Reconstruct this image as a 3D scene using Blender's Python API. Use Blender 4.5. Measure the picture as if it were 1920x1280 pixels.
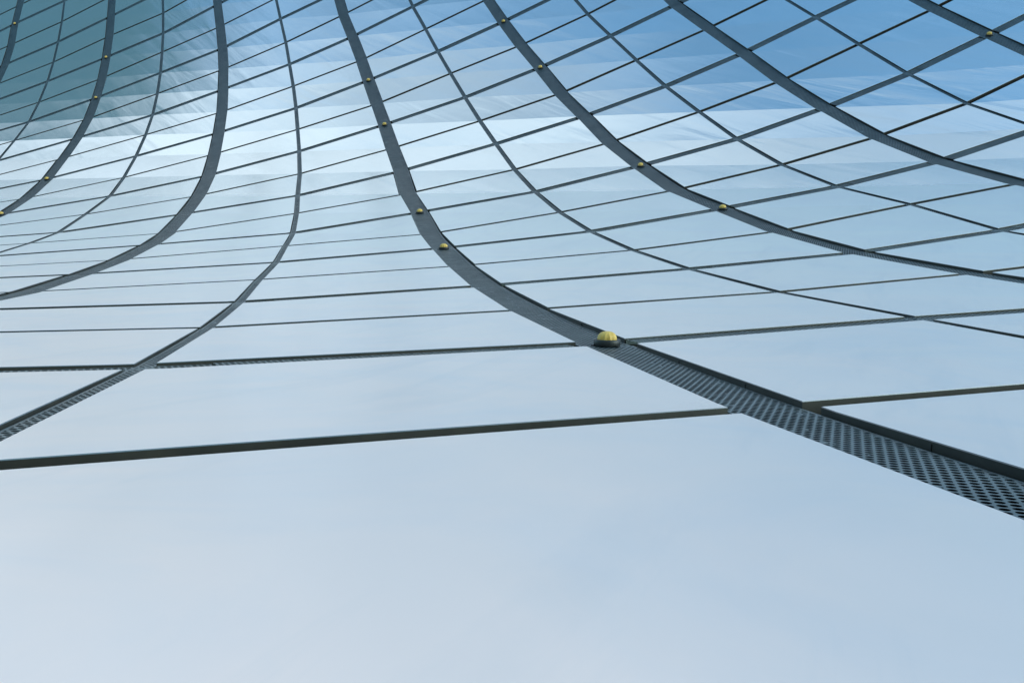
import bpy, bmesh, math, random
from mathutils import Vector, Matrix
scene = bpy.context.scene
for o in list(bpy.data.objects): bpy.data.objects.remove(o)

# ---------------------------------------------------------------- camera
cd = bpy.data.cameras.new('camera'); cam = bpy.data.objects.new('camera', cd)
scene.collection.objects.link(cam); scene.camera = cam
cam.matrix_world = Matrix(((0.92181, -0.05716, 0.38341, 29.341),
                           (0.26889, -0.61818, -0.73862, -13.3621),
                           (0.27923, 0.78396, -0.55447, -14.9113), (0, 0, 0, 1)))
cd.sensor_width = 36; cd.lens = 36 * 1716.5 / 1920
cd.clip_start = 0.05; cd.clip_end = 5000

# ---------------------------------------------------------------- world, sun, exposure
SUN_EL, SUN_AZ = 30, 98         # degrees; azimuth measured from +y towards +x
w = bpy.data.worlds.new('World'); scene.world = w; w.use_nodes = True
nt = w.node_tree; nt.nodes.clear()
def wn(t): return nt.nodes.new(t)
sky = wn('ShaderNodeTexSky'); sky.sky_type = 'NISHITA'; sky.sun_disc = False
sky.sun_elevation = math.radians(SUN_EL); sky.sun_rotation = math.radians(SUN_AZ)
sky.altitude = 50; sky.air_density = 1.0; sky.dust_density = 1.2; sky.ozone_density = 1.5
bg = wn('ShaderNodeBackground'); bg.inputs[1].default_value = 0.14
wo = wn('ShaderNodeOutputWorld')
nt.links.new(bg.outputs[0], wo.inputs[0])
# thin veils of high cloud, a mix over the clear sky by direction
tc = wn('ShaderNodeTexCoord'); mp = wn('ShaderNodeMapping')
mp.inputs['Rotation'].default_value = (0.3, 0.5, 0.9); mp.inputs['Scale'].default_value = (1.0, 7.5, 1.4)
nz = wn('ShaderNodeTexNoise'); nz.inputs['Scale'].default_value = 2.2; nz.inputs['Detail'].default_value = 7
nz.inputs['Roughness'].default_value = 0.55; nz.inputs['Distortion'].default_value = 0.6
def wm(op, a, b_=None):
    m_ = wn('ShaderNodeMath'); m_.operation = op
    for k_, c_ in ((0, a), (1, b_)):
        if c_ is None: continue
        if hasattr(c_, 'links'): nt.links.new(c_, m_.inputs[k_])
        else: m_.inputs[k_].default_value = c_
    return m_.outputs[0]
def wrange(src, a, b_, c_, d_, smooth=True):
    r_ = wn('ShaderNodeMapRange'); r_.interpolation_type = 'SMOOTHSTEP' if smooth else 'LINEAR'
    for i_, v_ in enumerate((a, b_, c_, d_)): r_.inputs[i_+1].default_value = v_
    nt.links.new(src, r_.inputs[0]); return r_.outputs[0]
def towards(az_, el_):                      # cosine of the angle from a compass direction
    az_, el_ = math.radians(az_), math.radians(el_)
    v_ = wn('ShaderNodeVectorMath'); v_.operation = 'DOT_PRODUCT'
    v_.inputs[1].default_value = (math.sin(az_)*math.cos(el_), math.cos(az_)*math.cos(el_), math.sin(el_))
    nt.links.new(tc.outputs['Generated'], v_.inputs[0]); return v_.outputs['Value']
nt.links.new(tc.outputs['Generated'], mp.inputs[0]); nt.links.new(mp.outputs[0], nz.inputs['Vector'])
added_bank = wrange(towards(-60, 47), 0.74, 0.94, 0.0, 0.74)        # cloud added in the north west to brighten the panels' reflections
high = wrange(towards(-4, 66), 0.84, 0.975, 0.0, 0.62)         # a second, weaker lobe added to brighten the right panels
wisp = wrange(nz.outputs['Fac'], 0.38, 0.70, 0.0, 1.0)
both = wm('MAXIMUM', added_bank, wm('ADD', wm('MULTIPLY', added_bank, 0.55), high))
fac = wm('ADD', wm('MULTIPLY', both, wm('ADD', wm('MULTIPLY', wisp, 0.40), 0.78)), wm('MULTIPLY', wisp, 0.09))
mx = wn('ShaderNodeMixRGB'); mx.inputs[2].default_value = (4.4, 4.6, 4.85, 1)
glow = wrange(towards(-80, 42), 0.94, 0.995, 0.0, 0.20)         # extra glare added to the sky for the left panels to reflect
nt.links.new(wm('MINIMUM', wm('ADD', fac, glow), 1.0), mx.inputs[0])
tint = wn('ShaderNodeMixRGB'); tint.blend_type = 'MULTIPLY'; tint.inputs[0].default_value = 1
tint.inputs[2].default_value = (0.76, 1.18, 1.22, 1)             # the cool white balance of the picture
nt.links.new(sky.outputs[0], tint.inputs[1]); nt.links.new(tint.outputs[0], mx.inputs[1])
# long thin streaks of cirrus and a made-up dark patch for the upper left panels to reflect
nz2 = wn('ShaderNodeTexNoise'); nz2.inputs['Scale'].default_value = 1.5; nz2.inputs['Detail'].default_value = 5
nz2.inputs['Roughness'].default_value = 0.5; nz2.inputs['Distortion'].default_value = 0.35
mp2 = wn('ShaderNodeMapping'); mp2.inputs['Rotation'].default_value = (0.2, 0.9, 0.5); mp2.inputs['Scale'].default_value = (0.7, 8.0, 8.0)
nt.links.new(tc.outputs['Generated'], mp2.inputs[0]); nt.links.new(mp2.outputs[0], nz2.inputs['Vector'])
streak = wrange(nz2.outputs['Fac'], 0.36, 0.60, 0.74, 1.06)
sk = wn('ShaderNodeMixRGB'); sk.blend_type = 'MULTIPLY'; sk.inputs[0].default_value = 1
nt.links.new(mx.outputs[0], sk.inputs[1]); nt.links.new(streak, sk.inputs[2])
dark_patch = wrange(wm('ADD', towards(-107, 36), wm('MULTIPLY', wm('SUBTRACT', nz2.outputs['Fac'], 0.5), 0.03)), 0.970, 0.990, 0.0, 0.97)
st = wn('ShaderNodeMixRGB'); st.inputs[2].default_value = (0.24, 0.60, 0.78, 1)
nt.links.new(dark_patch, st.inputs[0]); nt.links.new(sk.outputs[0], st.inputs[1])
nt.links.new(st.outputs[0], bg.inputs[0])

sl = bpy.data.lights.new('sun', 'SUN'); sl.energy = 0.5; sl.angle = math.radians(40); sl.color = (1, .90, .80)
sun = bpy.data.objects.new('sun', sl); scene.collection.objects.link(sun)
az, el = math.radians(SUN_AZ), math.radians(SUN_EL)
sdir = Vector((math.sin(az) * math.cos(el), math.cos(az) * math.cos(el), math.sin(el)))
sun.rotation_euler = sdir.to_track_quat('Z', 'Y').to_euler(); sun.location = sdir * 200
vs = scene.view_settings
vs.view_transform = 'Standard'; vs.look = 'None'; vs.gamma = 1; vs.use_curve_mapping = False
vs.exposure = 0.87

# ---------------------------------------------------------------- surveyed lattice of the facade
# Lines A run down the facade (even = wide strip, odd = narrow strip), lines B cross them; r counts B lines.
S = 3.0; DS, DU, KAP = 0.61881, 0.41272, 0.00183089
ANG = [-91.22,-93.58,-95.93,-98.27,-100.63,-103.14,-106.03,-109.32,-112.98,-116.89,-120.71,-124.18,-127.25,-129.7,-131.61,-133.22,-134.75,-136.35,-137.95]
L0, LMIN, LMAX = -4.5, -5.5, 8.0
COR={(0,-4):(-0.073,-0.049),(0,-3.5):(0.001,-0.012),(0,-3):(0.031,0.003),(1,-4):(-0.017,0.011),(1,-3.5):(0.002,0.030),(1,-3):(0.014,0.034),(1,-2.5):(0.031,0.037),(1,-2):(0.025,0.005),(1,-1.5):(0.039,0.017),(1,-1):(0.028,-0.006),(1,-0.5):(-0.048,-0.061),(2,-3):(-0.009,0.018),(2,-2.5):(-0.012,-0.004),(2,-2):(0.012,0.019),(2,-1.5):(0.026,0.023),(2,-1):(0.005,-0.010),(2,-0.5):(0.001,-0.016),(2,0):(-0.054,-0.067),(2,0.5):(-0.081,-0.073),(2,1):(-0.028,-0.028),(2,1.5):(0.015,0.014),(2,2):(0.025,0.004),(3,-2.5):(0.042,0.082),(3,-2):(0.036,0.065),(3,-1.5):(-0.007,-0.003),(3,-1):(-0.001,-0.010),(3,-0.5):(-0.007,-0.025),(3,0):(-0.009,-0.029),(3,0.5):(-0.054,-0.079),(3,1):(-0.056,-0.070),(3,1.5):(-0.026,-0.032),(3,2):(-0.008,-0.033),(3,2.5):(-0.018,0.007),(3,3):(0.091,0.116),(3,3.5):(-0.018,-0.016),(4,-2):(-0.020,-0.001),(4,-1.5):(0.003,0.019),(4,-1):(0.028,0.037),(4,-0.5):(0.024,0.017),(4,0):(-0.009,-0.027),(4,0.5):(0.002,-0.015),(4,1):(-0.030,-0.050),(4,1.5):(-0.037,-0.058),(4,2):(-0.019,-0.041),(4,2.5):(-0.010,-0.015),(4,3):(-0.016,-0.004),(4,3.5):(0.070,0.106),(4,4):(-0.010,-0.016),(4,4.5):(0.008,0.011),(4,5):(0.003,0.001),(4,5.5):(0.062,0.038),(5,-1):(-0.030,-0.026),(5,-0.5):(0.016,0.025),(5,0):(0.014,0.023),(5,0.5):(0.013,0.012),(5,1):(-0.000,-0.006),(5,1.5):(-0.028,-0.041),(5,2):(-0.032,-0.052),(5,2.5):(-0.012,-0.026),(5,3):(0.013,0.026),(5,3.5):(0.004,-0.007),(5,4):(0.069,0.080),(5,4.5):(-0.024,-0.036),(5,5):(-0.004,-0.004),(5,5.5):(-0.008,0.014),(5,6):(0.057,0.087),(5,6.5):(0.052,0.066),(5,7):(0.033,0.033),(6,-0.5):(-0.027,0.028),(6,0):(-0.004,0.026),(6,0.5):(0.033,0.057),(6,1):(-0.009,-0.009),(6,1.5):(0.006,0.002),(6,2):(-0.031,-0.062),(6,2.5):(-0.025,-0.048),(6,3):(-0.013,-0.030),(6,3.5):(-0.007,0.010),(6,4):(-0.005,-0.018),(6,4.5):(0.046,0.082),(6,5):(-0.012,-0.016),(6,5.5):(-0.009,-0.008),(6,6):(-0.003,0.007),(6,6.5):(0.003,0.006),(6,7):(0.002,-0.023),(6,7.5):(-0.001,-0.022),(7,0):(-0.033,0.001),(7,0.5):(-0.011,0.003),(7,1):(-0.009,-0.007),(7,1.5):(-0.021,-0.041),(7,2):(-0.006,-0.031),(7,2.5):(-0.007,-0.040),(7,3):(-0.017,-0.059),(7,3.5):(0.014,0.007),(7,4):(0.016,0.021),(7,4.5):(0.007,0.013),(7,5):(-0.001,0.005),(7,5.5):(0.000,-0.000),(7,6):(-0.013,-0.026),(7,6.5):(0.001,-0.018),(7,7):(-0.007,-0.102),(8,1):(-0.018,-0.004),(8,1.5):(-0.005,0.003),(8,2):(-0.006,-0.028),(8,2.5):(0.010,0.006),(8,3):(0.005,-0.031),(8,3.5):(0.013,0.010),(8,4):(0.011,0.000),(8,4.5):(0.012,0.030),(8,5):(0.001,-0.054),(8,5.5):(0.002,-0.010),(8,6):(-0.002,0.013),(8,6.5):(0.001,-0.028),(9,1.5):(-0.015,0.007),(9,2):(-0.021,-0.035),(9,2.5):(-0.015,-0.038),(9,3):(0.003,-0.006),(9,3.5):(0.015,0.005),(9,4):(0.021,0.051),(9,4.5):(0.017,0.071),(9,5):(0.007,0.025),(9,5.5):(0.012,-0.115),(9,6):(-0.009,-0.014),(10,2):(-0.054,-0.019),(10,2.5):(-0.014,-0.025),(10,3):(0.007,-0.025),(10,3.5):(0.013,0.026),(10,4):(0.011,0.054),(10,4.5):(0.010,0.115),(10,5):(-0.006,0.092),(10,5.5):(-0.005,0.024),(11,3):(-0.012,-0.054),(11,3.5):(-0.006,-0.021),(11,4):(0.000,0.061),(11,4.5):(-0.001,0.118),(12,3.5):(0.002,-0.023),(12,4):(0.012,-0.011)}
def ang_at(i):                    # segment i starts at level L0 + i/2
    if i < 0: return math.radians(max(ANG[0], -91.22))
    if i >= len(ANG): return math.radians(-138.5)
    return math.radians(ANG[i])
PROF = {9: (0.0, 0.0)}
for i in range(9, 40):
    a_ = ang_at(i); w0, v0 = PROF[i]; PROF[i+1] = (w0 + DS*math.cos(a_), v0 + DS*math.sin(a_))
for i in range(8, -20, -1):
    a_ = ang_at(i); w0, v0 = PROF[i+1]; PROF[i] = (w0 - DS*math.cos(a_), v0 - DS*math.sin(a_))
def lidx(a, r): return int(round((r - a/2 - L0) * 2))
def cor(a, r):
    if (a, r) in COR: return COR[(a, r)]
    l = r - a/2; sx = sy = sw = 0.0; best = 1e9
    for (b, q), (cx, cy) in COR.items():
        d2 = (a - b)**2 + (2*(l - (q - b/2)))**2
        best = min(best, d2); k = 1 / (d2 + .1)**2
        sx += k*cx; sy += k*cy; sw += k
    fade = math.exp(-best / 6)
    return sx/sw*fade, sy/sw*fade
c0, c1 = cor(5, 7.5); COR[(5, 7.5)] = (c0 + .014, c1 + .021)
def tangent(i):
    a_ = (ang_at(i) + ang_at(i-1)) / 2
    return math.cos(a_), math.sin(a_)
_nc = {}
def node(a, r):
    if (a, r) in _nc: return _nc[(a, r)]
    i = lidx(a, r); w_, v_ = PROF[i]; cx, cy = cor(a, r)
    u = (i - 9)*DU + a; R = 1/KAP + w_; th = u*KAP
    tw, tv = tangent(i)
    p = Vector((R*math.sin(th) + cx, R*math.cos(th) - 1/KAP + cy*tw, v_ + cy*tv)) * S
    _nc[(a, r)] = p
    return p
def normal(a, r):
    tw, tv = tangent(lidx(a, r))
    n = Vector((0, tv, -tw)); n = n if n.y < 0 or (abs(n.y) < 1e-6 and n.z > 0) else -n
    return n.normalized()
def ok(a, r): return LMIN <= r - a/2 <= LMAX
def ok_cell(a, r): return LMIN <= r - a/2 - .5 and r - a/2 + .5 <= LMAX

# gap half widths in units of one cell (S metres); the joints are a little tighter near the foot
def tight(l): return 1 - .13*min(1, max(0, l/3))
def gapA(a): return 0.066 if a % 2 == 0 else 0.0195
def gapB(r2): return 0.044 if r2 % 2 == 0 else 0.024     # r2 = 2r
PANEL_T = 0.07                                         # metres, depth of the panel edge
STRIP_D = 0.020                                         # strips lie this far under the panel face
BACK_D = 0.17

# ---------------------------------------------------------------- materials
def mat(name):
    m = bpy.data.materials.new(name); m.use_nodes = True
    n = m.node_tree; n.nodes.clear()
    out = n.nodes.new('ShaderNodeOutputMaterial'); b = n.nodes.new('ShaderNodeBsdfPrincipled')
    n.links.new(b.outputs[0], out.inputs[0]); return m, n, b, out
def noise(n, scale, detail=4, rough=.5, vec=None, mscale=None, dist=0):
    t = n.nodes.new('ShaderNodeTexNoise'); t.inputs['Scale'].default_value = scale
    t.inputs['Detail'].default_value = detail; t.inputs['Roughness'].default_value = rough
    t.inputs['Distortion'].default_value = dist
    if vec is None:
        c = n.nodes.new('ShaderNodeTexCoord'); vec = c.outputs['Object']
    if mscale:
        mp_ = n.nodes.new('ShaderNodeMapping'); mp_.inputs['Scale'].default_value = mscale
        n.links.new(vec, mp_.inputs[0]); vec = mp_.outputs[0]
    n.links.new(vec, t.inputs['Vector']); return t.outputs['Fac']
def rng(n, src, a, b, c, d):
    r_ = n.nodes.new('ShaderNodeMapRange')
    for i_, v_ in enumerate((a, b, c, d)): r_.inputs[i_+1].default_value = v_
    n.links.new(src, r_.inputs[0]); return r_.outputs[0]
def mixc(n, fac, c1, c2):
    m_ = n.nodes.new('ShaderNodeMixRGB')
    if hasattr(fac, 'links'): n.links.new(fac, m_.inputs[0])
    else: m_.inputs[0].default_value = fac
    for k, c in ((1, c1), (2, c2)):
        if hasattr(c, 'links'): n.links.new(c, m_.inputs[k])
        else: m_.inputs[k].default_value = (*c, 1)
    return m_.outputs[0]
def math_(n, op, a, b=None):
    m_ = n.nodes.new('ShaderNodeMath'); m_.operation = op
    for k, c in ((0, a), (1, b)):
        if c is None: continue
        if hasattr(c, 'links'): n.links.new(c, m_.inputs[k])
        else: m_.inputs[k].default_value = c
    return m_.outputs[0]
def bump(n, b, h, strength, dist):
    bn = n.nodes.new('ShaderNodeBump'); bn.inputs['Strength'].default_value = strength
    bn.inputs['Distance'].default_value = dist
    n.links.new(h, bn.inputs['Height']); n.links.new(bn.outputs[0], b.inputs['Normal'])

def panel_material():
    m, n, b, _ = mat('coated_glass_panel')
    smudge = noise(n, 1.1, 6, .6, mscale=(1, 1, 1), dist=1.2)
    c = mixc(n, rng(n, smudge, .35, .7, 0, .35), (.74, .88, .92), (.68, .82, .87))
    sp = n.nodes.new('ShaderNodeTexVoronoi'); sp.inputs['Scale'].default_value = 2.3
    tcn = n.nodes.new('ShaderNodeTexCoord'); n.links.new(tcn.outputs['Object'], sp.inputs['Vector'])
    speck = rng(n, sp.outputs['Distance'], .012, .022, .6, 0)
    c = mixc(n, speck, c, (.16, .17, .16))
    # flatter lower panels: dusty dulling, with reflected sky brightness painted into the colour
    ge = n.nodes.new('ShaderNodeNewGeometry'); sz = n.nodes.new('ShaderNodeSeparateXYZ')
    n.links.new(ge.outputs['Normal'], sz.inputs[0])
    lit_dust = rng(n, sz.outputs[2], .34, .60, 0, 1)
    lit_film = mixc(n, rng(n, sz.outputs[2], .60, .73, 0, 1), (.83, .85, .83), (.94, .84, .80))      # painted reflection tint, paler and warmer on the flattest rows
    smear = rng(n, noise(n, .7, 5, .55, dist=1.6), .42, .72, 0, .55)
    lit_film = mixc(n, smear, lit_film, (.76, .77, .80))
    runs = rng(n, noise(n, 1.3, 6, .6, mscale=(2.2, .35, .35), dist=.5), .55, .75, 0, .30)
    lit_film = mixc(n, runs, lit_film, (.62, .66, .70))
    n.links.new(mixc(n, lit_dust, c, lit_film), b.inputs['Base Color'])
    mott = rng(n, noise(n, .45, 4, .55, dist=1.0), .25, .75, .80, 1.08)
    n.links.new(rng(n, math_(n, 'MULTIPLY', lit_dust, mott), 0, 1.12, .88, .62), b.inputs['Metallic'])
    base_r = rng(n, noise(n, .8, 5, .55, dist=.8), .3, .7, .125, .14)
    n.links.new(math_(n, 'ADD', base_r, math_(n, 'MULTIPLY', lit_dust, .23)), b.inputs['Roughness'])
    # the panes are not perfectly flat: long shallow slanting waves
    ctn = n.nodes.new('ShaderNodeTexCoord'); rt = n.nodes.new('ShaderNodeMapping')
    rt.inputs['Rotation'].default_value = (0, math.radians(-38), 0)
    n.links.new(ctn.outputs['Object'], rt.inputs[0])
    wv = noise(n, 1.0, 3, .45, vec=rt.outputs[0], mscale=(.16, .5, 1.15), dist=.5)
    bump(n, b, wv, 1.0, .024)
    return m
def edge_material():
    m, n, b, _ = mat('dark_anodised_edge')
    d = noise(n, 5, 5, .6, mscale=(.4, 1, 1))
    n.links.new(mixc(n, rng(n, d, .35, .7, 0, 1), (.020, .0195, .017), (.046, .041, .033)), b.inputs['Base Color'])
    b.inputs['Roughness'].default_value = .55; b.inputs['Metallic'].default_value = .1
    return m
def bevel_material():
    m, n, b, _ = mat('polished_panel_rim')
    n.links.new(mixc(n, noise(n, 3), (.17, .20, .22), (.12, .14, .16)), b.inputs['Base Color'])
    b.inputs['Roughness'].default_value = .3; b.inputs['Metallic'].default_value = .3
    return m
def back_material():
    m, n, b, _ = mat('dark_membrane')
    n.links.new(mixc(n, noise(n, 2), (.006, .008, .009), (.014, .016, .017)), b.inputs['Base Color'])
    b.inputs['Roughness'].default_value = .8
    return m
def strip_material(pitch=.0345, rad=.35):
    m, n, b, out = mat('perforated_steel')
    uv = n.nodes.new('ShaderNodeUVMap'); uv.uv_map = 'metres'
    sx = n.nodes.new('ShaderNodeSeparateXYZ'); n.links.new(uv.outputs[0], sx.inputs[0])
    px, py = pitch*1.732, pitch
    def lat(off):
        fx = math_(n, 'SUBTRACT', math_(n, 'FRACT', math_(n, 'ADD', math_(n, 'DIVIDE', sx.outputs[0], px), off + 100)), .5)
        fy = math_(n, 'SUBTRACT', math_(n, 'FRACT', math_(n, 'ADD', math_(n, 'DIVIDE', sx.outputs[1], py), off + 100)), .5)
        x2 = math_(n, 'POWER', math_(n, 'MULTIPLY', fx, 1.732), 2.0); y2 = math_(n, 'POWER', fy, 2.0)
        return math_(n, 'SQRT', math_(n, 'ADD', x2, y2))
    dmin = math_(n, 'MINIMUM', lat(0), lat(.5))
    hole = math_(n, 'LESS_THAN', dmin, rad)
    vc = n.nodes.new('ShaderNodeAttribute'); vc.attribute_name = 'solid'
    hole = math_(n, 'MULTIPLY', hole, math_(n, 'LESS_THAN', vc.outputs['Fac'], .5))
    hole = math_(n, 'MULTIPLY', hole, math_(n, 'LESS_THAN', noise(n, 16, 2, .5), .685))     # a few clogged holes
    tr = n.nodes.new('ShaderNodeBsdfTransparent'); ms = n.nodes.new('ShaderNodeMixShader')
    n.links.new(hole, ms.inputs[0]); n.links.new(b.outputs[0], ms.inputs[1]); n.links.new(tr.outputs[0], ms.inputs[2])
    n.links.new(ms.outputs[0], out.inputs[0])
    st = noise(n, 2.2, 6, .65)
    n.links.new(mixc(n, rng(n, st, .35, .7, 0, 1), (.14, .18, .19), (.21, .255, .26)), b.inputs['Base Color'])
    n.links.new(rng(n, noise(n, 9, 3), .3, .7, .38, .55), b.inputs['Roughness'])
    b.inputs['Metallic'].default_value = .85
    return m
def simple(name, c1, c2, rough, metal=0, scale=6, **kw):
    m, n, b, _ = mat(name)
    n.links.new(mixc(n, rng(n, noise(n, scale, 5), .3, .7, 0, 1), c1, c2), b.inputs['Base Color'])
    b.inputs['Roughness'].default_value = rough; b.inputs['Metallic'].default_value = metal
    for k, v in kw.items(): b.inputs[k.replace('_', ' ')].default_value = v
    return m
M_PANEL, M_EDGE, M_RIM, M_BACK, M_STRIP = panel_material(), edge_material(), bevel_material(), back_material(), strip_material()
M_BLACK = simple('black_cast_ring', (.012, .013, .014), (.03, .03, .028), .45)
M_YELLOW = simple('ribbed_yellow_glass', (.64, .36, .05), (.80, .52, .13), .5, 0, 30)
M_CLIP = simple('zinc_clip', (.2, .2, .19), (.32, .31, .29), .4, .7)
M_GROUND = simple('pale_paving', (.24, .23, .22), (.33, .32, .30), .85, 0, .6)
M_CONC = simple('concrete_kerb', (.2, .2, .19), (.28, .27, .26), .85, 0, 2)

# ---------------------------------------------------------------- object helpers
def link(name, me, mats, parent=None, smooth=False):
    for m in mats: me.materials.append(m)
    o = bpy.data.objects.new(name, me); scene.collection.objects.link(o); o.parent = parent
    if smooth:
        for p in me.polygons: p.use_smooth = True
    return o
def mesh_of(verts, faces, midx=None):
    me = bpy.data.meshes.new('m'); me.from_pydata([tuple(v) for v in verts], [], faces)
    if midx: me.polygons.foreach_set('material_index', midx)
    me.update(); return me
def root(name, loc, label, cat, group=None, kind=None):
    o = bpy.data.objects.new(name, None); scene.collection.objects.link(o); o.location = loc; o.empty_display_size = .3
    o['label'] = label; o['category'] = cat
    if group: o['group'] = group
    if kind: o['kind'] = kind
    return o

# ---------------------------------------------------------------- the building
bld = root('office_building', (0, 0, 0), 'curved facade of pale glossy blue panels in a slanting grid of dark perforated strips', 'building')

def panel_geo(a, r2):
    """one folded panel of cell (a, r): two flat triangles meeting on the level fold, edges turned back"""
    r = r2/2
    P00, P10, P01, P11 = node(a, r), node(a+1, r), node(a, r+.5), node(a+1, r+.5)
    sA = abs((P10-P00).normalized().cross((P01-P00).normalized()).length)
    lB = ((P10-P00).length + (P11-P01).length)/2/S; lA = ((P01-P00).length + (P11-P10).length)/2/S
    rnd = random.Random(a*977 + r2*131)
    j = lambda: 1 + rnd.uniform(-.06, .06)
    tg = tight(r - a/2)
    a0, a1 = tg*gapA(a)/(lB*sA)*j(), 1 - tg*gapA(a+1)/(lB*sA)*j()
    b0, b1 = tg*gapB(r2)/(lA*sA)*j(), 1 - tg*gapB(r2+1)/(lA*sA)*j()
    n1 = (P10-P00).cross(P11-P00).normalized(); n2 = (P11-P00).cross(P01-P00).normalized()
    ref = normal(a, r)
    if n1.dot(ref) < 0: n1 = -n1
    if n2.dot(ref) < 0: n2 = -n2
    nm = (n1+n2).normalized()
    def f(al, be):
        return P00 + (P10-P00)*al + (P11-P10)*be if al >= be else P00 + (P01-P00)*be + (P11-P01)*al
    m0, m1 = max(a0, b0), min(a1, b1)
    ring = [(a0, b0)]
    if a0 > b0: ring = [(a0, b0), (a1, b0)]; s_on = 'A'       # fold starts on the A edge at (a0, a0)
    else: s_on = 'B'
    # boundary in order: (a0,b0) -> (a1,b0) -> (a1,b1) -> (a0,b1)
    pts = []
    def add(p): 
        if not pts or (abs(pts[-1][0]-p[0]) + abs(pts[-1][1]-p[1]) > 1e-7): pts.append(p)
    add((a0, b0))
    if b0 > a0: add((b0, b0))
    add((a1, b0))
    if b1 > a1: add((a1, a1))
    add((a1, b1))
    if a1 > b1: add((b1, b1))
    add((a0, b1))
    if a0 > b0: add((a0, a0))
    i0 = [k for k, p in enumerate(pts) if abs(p[0]-p[1]) < 1e-6 and p[0] < .5]
    i1 = [k for k, p in enumerate(pts) if abs(p[0]-p[1]) < 1e-6 and p[0] > .5]
    k0, k1 = i0[0], i1[0]
    n = len(pts); top = [f(*p) for p in pts]
    cen = sum(top, Vector())/n
    bev = .003
    rim = [t + (t-cen).normalized()*bev - nm*bev for t in top]
    bot = [t - nm*(PANEL_T) for t in rim]
    V = top + rim + bot; F = []; MI = []
    p1 = []; k = k0
    while True:
        p1.append(k)
        if k == k1: break
        k = (k+1) % n
    p2 = []; k = k1
    while True:
        p2.append(k)
        if k == k0: break
        k = (k+1) % n
    flip = (top[p1[1]]-top[p1[0]]).cross(top[p1[2]]-top[p1[0]]).dot(nm) < 0
    def face(ix, mi): F.append(tuple(reversed(ix)) if flip else tuple(ix)); MI.append(mi)
    face(p1, 0); face(p2, 0)
    for k in range(n):
        q = (k+1) % n
        face((k, n+k, n+q, q), 2); face((n+k, 2*n+k, 2*n+q, n+q), 1)
    return V, F, MI, top

# which cells the camera sees, and how large
from bpy_extras.object_utils import world_to_camera_view
bpy.context.view_layer.update()
iv = cam.matrix_world.inverted(); FPX = 1716.5
def px(p):
    c = iv @ p
    return None if c.z > -.05 else (960 + FPX*c.x/-c.z, 640 - FPX*c.y/-c.z)
def clip_area(poly):
    """picture area of a world polygon inside the frame"""
    P = [iv @ p for p in poly]
    def cl(P, f):
        out = []
        for k in range(len(P)):
            A, B = P[k], P[(k+1) % len(P)]; fa, fb = f(A), f(B)
            if fa >= 0: out.append(A)
            if (fa >= 0) != (fb >= 0): out.append(A.lerp(B, fa/(fa-fb)))
        return out
    kx, ky = 960/FPX, 640/FPX
    for f in (lambda c: -c.z-.05, lambda c: c.x - kx*c.z*1 if False else c.x + kx*-c.z, lambda c: kx*-c.z - c.x,
              lambda c: c.y + ky*-c.z, lambda c: ky*-c.z - c.y):
        P = cl(P, f)
        if len(P) < 3: return 0
    q = [(FPX*c.x/-c.z, FPX*c.y/-c.z) for c in P]
    return abs(sum(q[k][0]*q[(k+1) % len(q)][1] - q[(k+1) % len(q)][0]*q[k][1] for k in range(len(q))))/2
cells = []
for a in range(-9, 17):
    for r2 in range(-44, 36):
        if not ok_cell(a, r2/2): continue
        i = lidx(a, r2/2)
        u = (i-9)*DU + a
        if u < -8 or u > 14: continue
        g = panel_geo(a, r2)
        cells.append((clip_area(g[3]), a, r2, g))
cells.sort(key=lambda c: -c[0])
print('cells', len(cells), 'in view', sum(c[0] > 0 for c in cells), 'area of #100', cells[99][0])
for ar, a, r2, g in cells[:99]:
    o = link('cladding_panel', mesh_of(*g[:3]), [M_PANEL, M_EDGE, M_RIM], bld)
V, F, MI = [], [], []
for ar, a, r2, g in cells[99:]:
    b = len(V); V += g[0]; F += [tuple(b+k for k in f) for f in g[1]]; MI += g[2]
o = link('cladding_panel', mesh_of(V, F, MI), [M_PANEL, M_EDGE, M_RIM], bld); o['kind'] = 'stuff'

# clips on the turned edges of the nearest panels, where they face the camera
def clip_at(a, r2, be, side='A'):
    P, nm = panel_frames[(a, r2)]
    p, q = (P['00'], P['01']) if side == 'A' else (P['00'], P['10'])
    d = (q-p).normalized(); c = p.lerp(q, be); out = nm.cross(d).normalized()
    if out.dot(P['c'] - c) > 0: out = -out
    V = []
    for z in (-.012, -.055):
        for x, y in ((-.005, -.002), (.005, -.002), (.005, .006), (-.005, .006)): V.append(c + d*x + out*y + nm*z)
    b = 4
    for z in (-.045, -.055):
        for x, y in ((-.012, 0), (.012, 0), (.012, .016), (-.012, .016)): V.append(c + d*x + out*y + nm*z)
    F = [(0,1,2,3), (4,5,6,7), (0,1,5,4), (1,2,6,5), (2,3,7,6), (3,0,4,7)]
    F += [tuple(8+k for k in f) for f in F[:6]]
    link('edge_clip', mesh_of(V, F), [M_BLACK], bld)
panel_frames = {}
for ar, a, r2, g in cells[:99]:
    T = g[3]; k00 = 0
    def corner(al, be):
        r = r2/2; P00, P10, P01, P11 = node(a, r), node(a+1, r), node(a, r+.5), node(a+1, r+.5)
        t_ = P00 + (P10-P00)*al + (P11-P10)*be if al >= be else P00 + (P01-P00)*be + (P11-P01)*al
        return min(T, key=lambda v: (v-t_).length)
    nm = normal(a, r2/2)
    panel_frames[(a, r2)] = (dict([('00', corner(0, 0)), ('10', corner(1, 0)), ('01', corner(0, 1)), ('c', sum(T, Vector())/len(T))]), nm)
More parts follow.
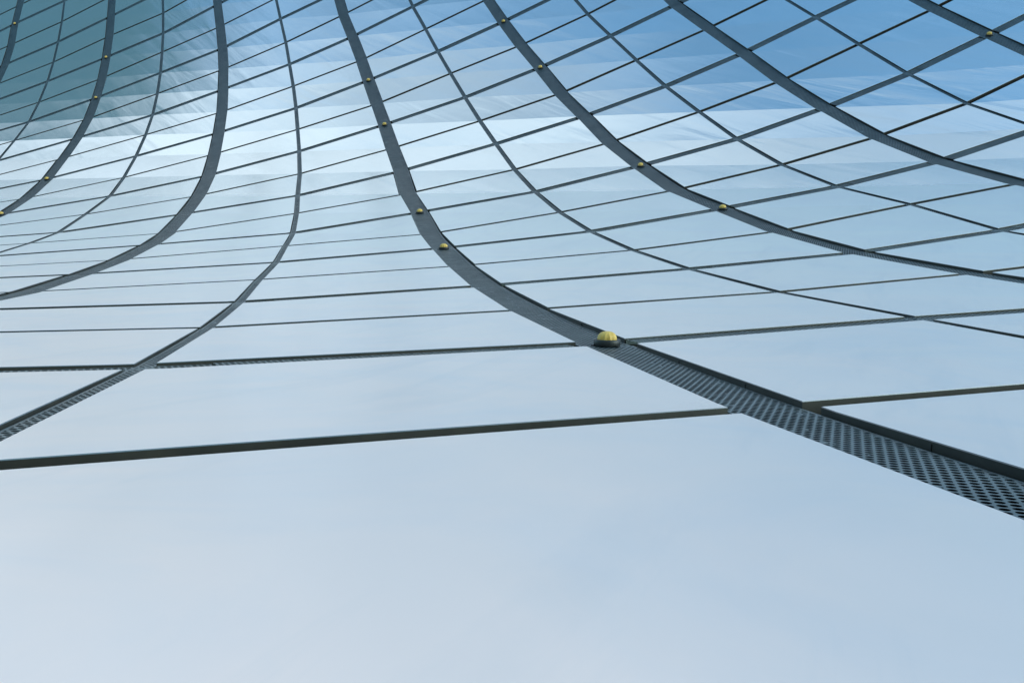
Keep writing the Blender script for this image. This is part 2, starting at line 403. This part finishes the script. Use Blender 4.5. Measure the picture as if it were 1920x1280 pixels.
for a, r2, be, sd in ((6, 15, .30, 'A'), (6, 15, .72, 'A'), (6, 14, .35, 'A'), (6, 14, .75, 'A'), (6, 13, .5, 'A'), (6, 16, .12, 'A'), (6, 16, .3, 'A'),
                      (5, 14, .4, 'A'), (7, 13, .03, 'B'), (6, 14, .08, 'B')):
    if (a, r2) in panel_frames: clip_at(a, r2, be, sd)

# dark sheet behind the joints
V, F, idx = [], [], {}
def bnode(a, r2):
    if (a, r2) not in idx:
        idx[(a, r2)] = len(V); V.append(node(a, r2/2) - normal(a, r2/2)*BACK_D)
    return idx[(a, r2)]
for ar, a, r2, g in cells:
    q = [bnode(a, r2), bnode(a+1, r2), bnode(a+1, r2+1), bnode(a, r2+1)]
    F.append((q[0], q[1], q[2])); F.append((q[0], q[2], q[3]))
link('backing_sheet', mesh_of(V, F), [M_BACK], bld)

# perforated strips
def catmull(P, k=6):
    out = []
    for i in range(len(P)-1):
        p0 = P[max(i-1, 0)]; p1 = P[i]; p2 = P[i+1]; p3 = P[min(i+2, len(P)-1)]
        for t in range(k):
            t /= k
            out.append(.5*((2*p1) + (p2-p0)*t + (2*p0-5*p1+4*p2-p3)*t*t + (3*p1-p0-3*p2+p3)*t**3))
    out.append(P[-1]); return out
def strip(keys, hw, depth, name='perforated_strip', k=6, seam=6, flange=.012, trim=None):
    P = catmull([node(*q) for q in keys], k); Nn = catmull([normal(*q) for q in keys], k)
    TG = []
    for q in range(len(keys)-1): TG += [tight(keys[q][1]-keys[q][0]/2)]*0 + [tight((keys[q][1]-keys[q][0]/2)*(1-t/k) + (keys[q+1][1]-keys[q+1][0]/2)*t/k) for t in range(k)]
    TG.append(tight(keys[-1][1]-keys[-1][0]/2))
    if trim:                                    # stop at the edge of the wide joint
        cut = gapA(0)*S/.83*(tight(keys[0][1]-keys[0][0]/2))
        for end, on in ((0, trim[0]), (1, trim[1])):
            if not on: continue
            if end: P.reverse(); Nn.reverse(); TG.reverse()
            left = cut
            while len(P) > 2 and (P[1]-P[0]).length < left: left -= (P[1]-P[0]).length; P.pop(0); Nn.pop(0); TG.pop(0)
            P[0] = P[0] + (P[1]-P[0]).normalized()*left
            if end: P.reverse(); Nn.reverse(); TG.reverse()
    V, F, UV, SO = [], [], [], []
    seg = []; s = 0.0; n = len(P)
    cr_ = []
    for i in range(n):
        t = (P[min(i+1, n-1)] - P[max(i-1, 0)]).normalized(); nn = Nn[i].normalized()
        sd = t.cross(nn).normalized(); nn = sd.cross(t).normalized()
        if i: s += (P[i]-P[i-1]).length
        cr_.append((P[i] - nn*depth, sd, nn, t, s))
    fl = min(flange, hw*.3)
    def row(i, shift, drop):
        hh = hw*TG[i]; c, sd, nn, t, s_ = cr_[i]; c = c + t*shift - nn*drop; b = len(V)
        for x, dz, so in ((-hh, -.03, 1), (-hh, 0, 1), (-hh+fl, 0, 1), (-hh+fl, 0, 0), (hh-fl, 0, 0), (hh-fl, 0, 1), (hh, 0, 1), (hh, -.03, 1)):
            V.append(c + sd*x + nn*dz); UV.append((s_+shift, x)); SO.append(so)
        return b
    i = 0
    while i < n-1:
        e = min(i+seam, n-1); tilt = .005
        prev = row(i, .004, 0)
        for j in range(i+1, e+1):
            cur = row(j, -.004 if j == e else 0, tilt*(j-i)/(e-i))
            for q in (0, 1, 3, 5, 6): F.append((prev+q, prev+q+1, cur+q+1, cur+q))
            prev = cur
        i = e
    me = mesh_of(V, F)
    ul = me.uv_layers.new(name='metres'); at = me.attributes.new('solid', 'FLOAT', 'POINT')
    at.data.foreach_set('value', [float(x) for x in SO])
    for lp in me.loops: ul.data[lp.index].uv = UV[lp.vertex_index]
    return link(name, me, [M_STRIP], bld)
cellset = {(a, r2) for _, a, r2, _ in cells}
for a in range(-4, 15):
    rr = [r2 for r2 in range(-44, 37) if (a, r2) in cellset or (a, r2-1) in cellset]
    if len(rr) < 3: continue
    rr = list(range(min(rr), max(rr)+1))
    wide = a % 2 == 0
    strip([(a, q/2) for q in rr], gapA(a)*S*(.93 if wide else .86), STRIP_D if wide else .010, k=6, seam=12 if wide else 6)
far = []
for r2 in range(-18, 24, 2):
    for a in range(-8, 18, 2):
        ks = [k for k in (a, a+1, a+2) if (k, r2) in cellset or (k-1, r2) in cellset]
        if len(ks) < 2: continue
        seen = max(clip_area([node(k, r2/2), node(k+1, r2/2), node(k+1, r2/2+.5)]) for k in ks[:-1]) > 0
        o = strip([(k, r2/2) for k in ks], gapB(r2)*S*.92, .010, k=8, seam=8, trim=(ks[0] % 2 == 0, ks[-1] % 2 == 0))
        if not seen: far.append(o)
# the lengths outside the picture are one part
V, F, UVs, SOs = [], [], [], []
for o in far:
    m_ = o.data; b_ = len(V); V += [v.co.copy() for v in m_.vertices]; SOs += [d.value for d in m_.attributes['solid'].data]
    for p in m_.polygons:
        F.append(tuple(b_+k for k in p.vertices)); UVs += [tuple(m_.uv_layers[0].data[l].uv) for l in p.loop_indices]
    bpy.data.objects.remove(o); bpy.data.meshes.remove(m_)
me = mesh_of(V, F); ul = me.uv_layers.new(name='metres')
for k, q in enumerate(UVs): ul.data[k].uv = q
me.attributes.new('solid', 'FLOAT', 'POINT').data.foreach_set('value', SOs)
link('perforated_strip', me, [M_STRIP], bld)['kind'] = 'stuff'

# ---------------------------------------------------------------- yellow dome lights on the wide strips
def lathe(prof, n=32):
    V, F = [], []
    for (r_, z) in prof:
        for k in range(n):
            t = 2*math.pi*k/n; V.append((r_*math.cos(t), r_*math.sin(t), z))
    for i in range(len(prof)-1):
        for k in range(n):
            q = (k+1) % n; F.append((i*n+k, i*n+q, (i+1)*n+q, (i+1)*n+k))
    F.append(tuple(range(n-1, -1, -1))); F.append(tuple((len(prof)-1)*n + k for k in range(n)))
    return mesh_of(V, F)
def ring_mesh(): return lathe([(.078, 0), (.0805, .004), (.0805, .036), (.077, .040), (.064, .040), (.060, .036), (.058, .03)], 40)
def dome_mesh():
    pr = [(.0585, .0305), (.0585, .042)]
    for k in range(1, 9):
        t = k/9*math.pi/2; pr.append((.0585*math.cos(t)**.85, .042 + .046*math.sin(t)))
    pr.append((.001, .0885))
    me = lathe(pr, 24)
    for v in me.vertices:                      # shallow moulded ribs in the lens
        t = math.atan2(v.co.y, v.co.x); k = 1 + .03*math.cos(12*t)*min(1, v.co.xy.length/.03)
        v.co.x *= k; v.co.y *= k
    return me
def bolts_mesh():
    V, F = [], []
    for c in range(1):
        cx = cy = 0; b = len(V)
        for z in (0, .008):
            for k in range(8):
                t = k*math.pi/4; V.append((cx+.011*math.cos(t), cy+.011*math.sin(t), z))
        for k in range(8): q = (k+1) % 8; F.append((b+k, b+q, b+8+q, b+8+k))
        F.append(tuple(b+8+k for k in range(8)))
    return mesh_of(V, F)
ML = {
 (6, 7): 'largest yellow dome light in a thick black ring, nearest to the camera',
 (6, 5): 'yellow dome light next above the largest one on the central strip',
 (6, 4): 'yellow dome light third from the bottom of the central curving strip',
 (6, 2): 'yellow dome light fourth from the bottom of the central curving strip',
 (6, 1): 'topmost yellow dome light on the central wide strip',
 (8, 5): 'yellow dome light lowest of the four on the strip right of the central one',
 (8, 4): 'yellow dome light second lowest on the strip right of the central one',
 (8, 2): 'yellow dome light third up on the strip right of the central one',
 (8, 1): 'yellow dome light topmost on the strip right of the central one, near the upper edge',
 (2, 2): 'yellow dome light at the left edge of the photo, low on a wide strip',
 (2, 1): 'yellow dome light low on the left strip, over the bright white panels',
 (2, -1): 'yellow dome light on the left strip at the lower border of the dark teal panels',
 (2, -2): 'yellow dome light highest on the left strip, beside dark teal panels',
 (0, -4): 'tiny yellow dome light in the top left corner on the leftmost strip',
 (12, 4): 'lone yellow dome light at a strip crossing in the top right corner',
}
rm, dm, bm_ = ring_mesh(), dome_mesh(), bolts_mesh()
first = True
for (a, r), lab in ML.items():
    n = normal(a, r); p = node(a, r)
    P = [node(a, r-.5), p, node(a, r+.5)]
    t = (P[2]-P[0]).normalized(); n = (n - t*n.dot(t)).normalized()
    # the smoothed strip passes through the node itself
    o = root('dome_light', p - n*(STRIP_D - .001), lab, 'light', 'yellow dome lights on the perforated strips')
    x = t.cross(n).normalized(); o.matrix_world = Matrix.Translation(p - n*(STRIP_D-.001)) @ Matrix((t, n.cross(t), n)).transposed().to_4x4()
    bk = 0
    for nm_, me, m, sm in (('ring', rm, M_BLACK, True), ('lens', dm, M_YELLOW, False), ('bolt', bm_, M_BLACK, False), ('bolt', bm_, M_BLACK, False), ('bolt', bm_, M_BLACK, False)):
        if first and not me.materials: c = link(nm_, me, [m], o, False)
        else: c = bpy.data.objects.new(nm_, me); scene.collection.objects.link(c); c.parent = o
        if nm_ == 'bolt':
            c.location = (.0875*math.cos(bk*2.094+.5), .0875*math.sin(bk*2.094+.5), 0); bk += 1
        if sm and first:
            for q in me.polygons: q.use_smooth = len(q.vertices) == 4
    first = False

# ---------------------------------------------------------------- ground below the flared foot of the facade
gz = cam.location.z - 1.65
me = mesh_of([(-900, -900, gz), (900, -900, gz), (900, 900, gz), (-900, 900, gz)], [(0, 1, 2, 3)])
g_ = link('ground', me, [M_GROUND]); g_['kind'] = 'structure'; g_['label'] = 'pale paving at the foot of the facade'
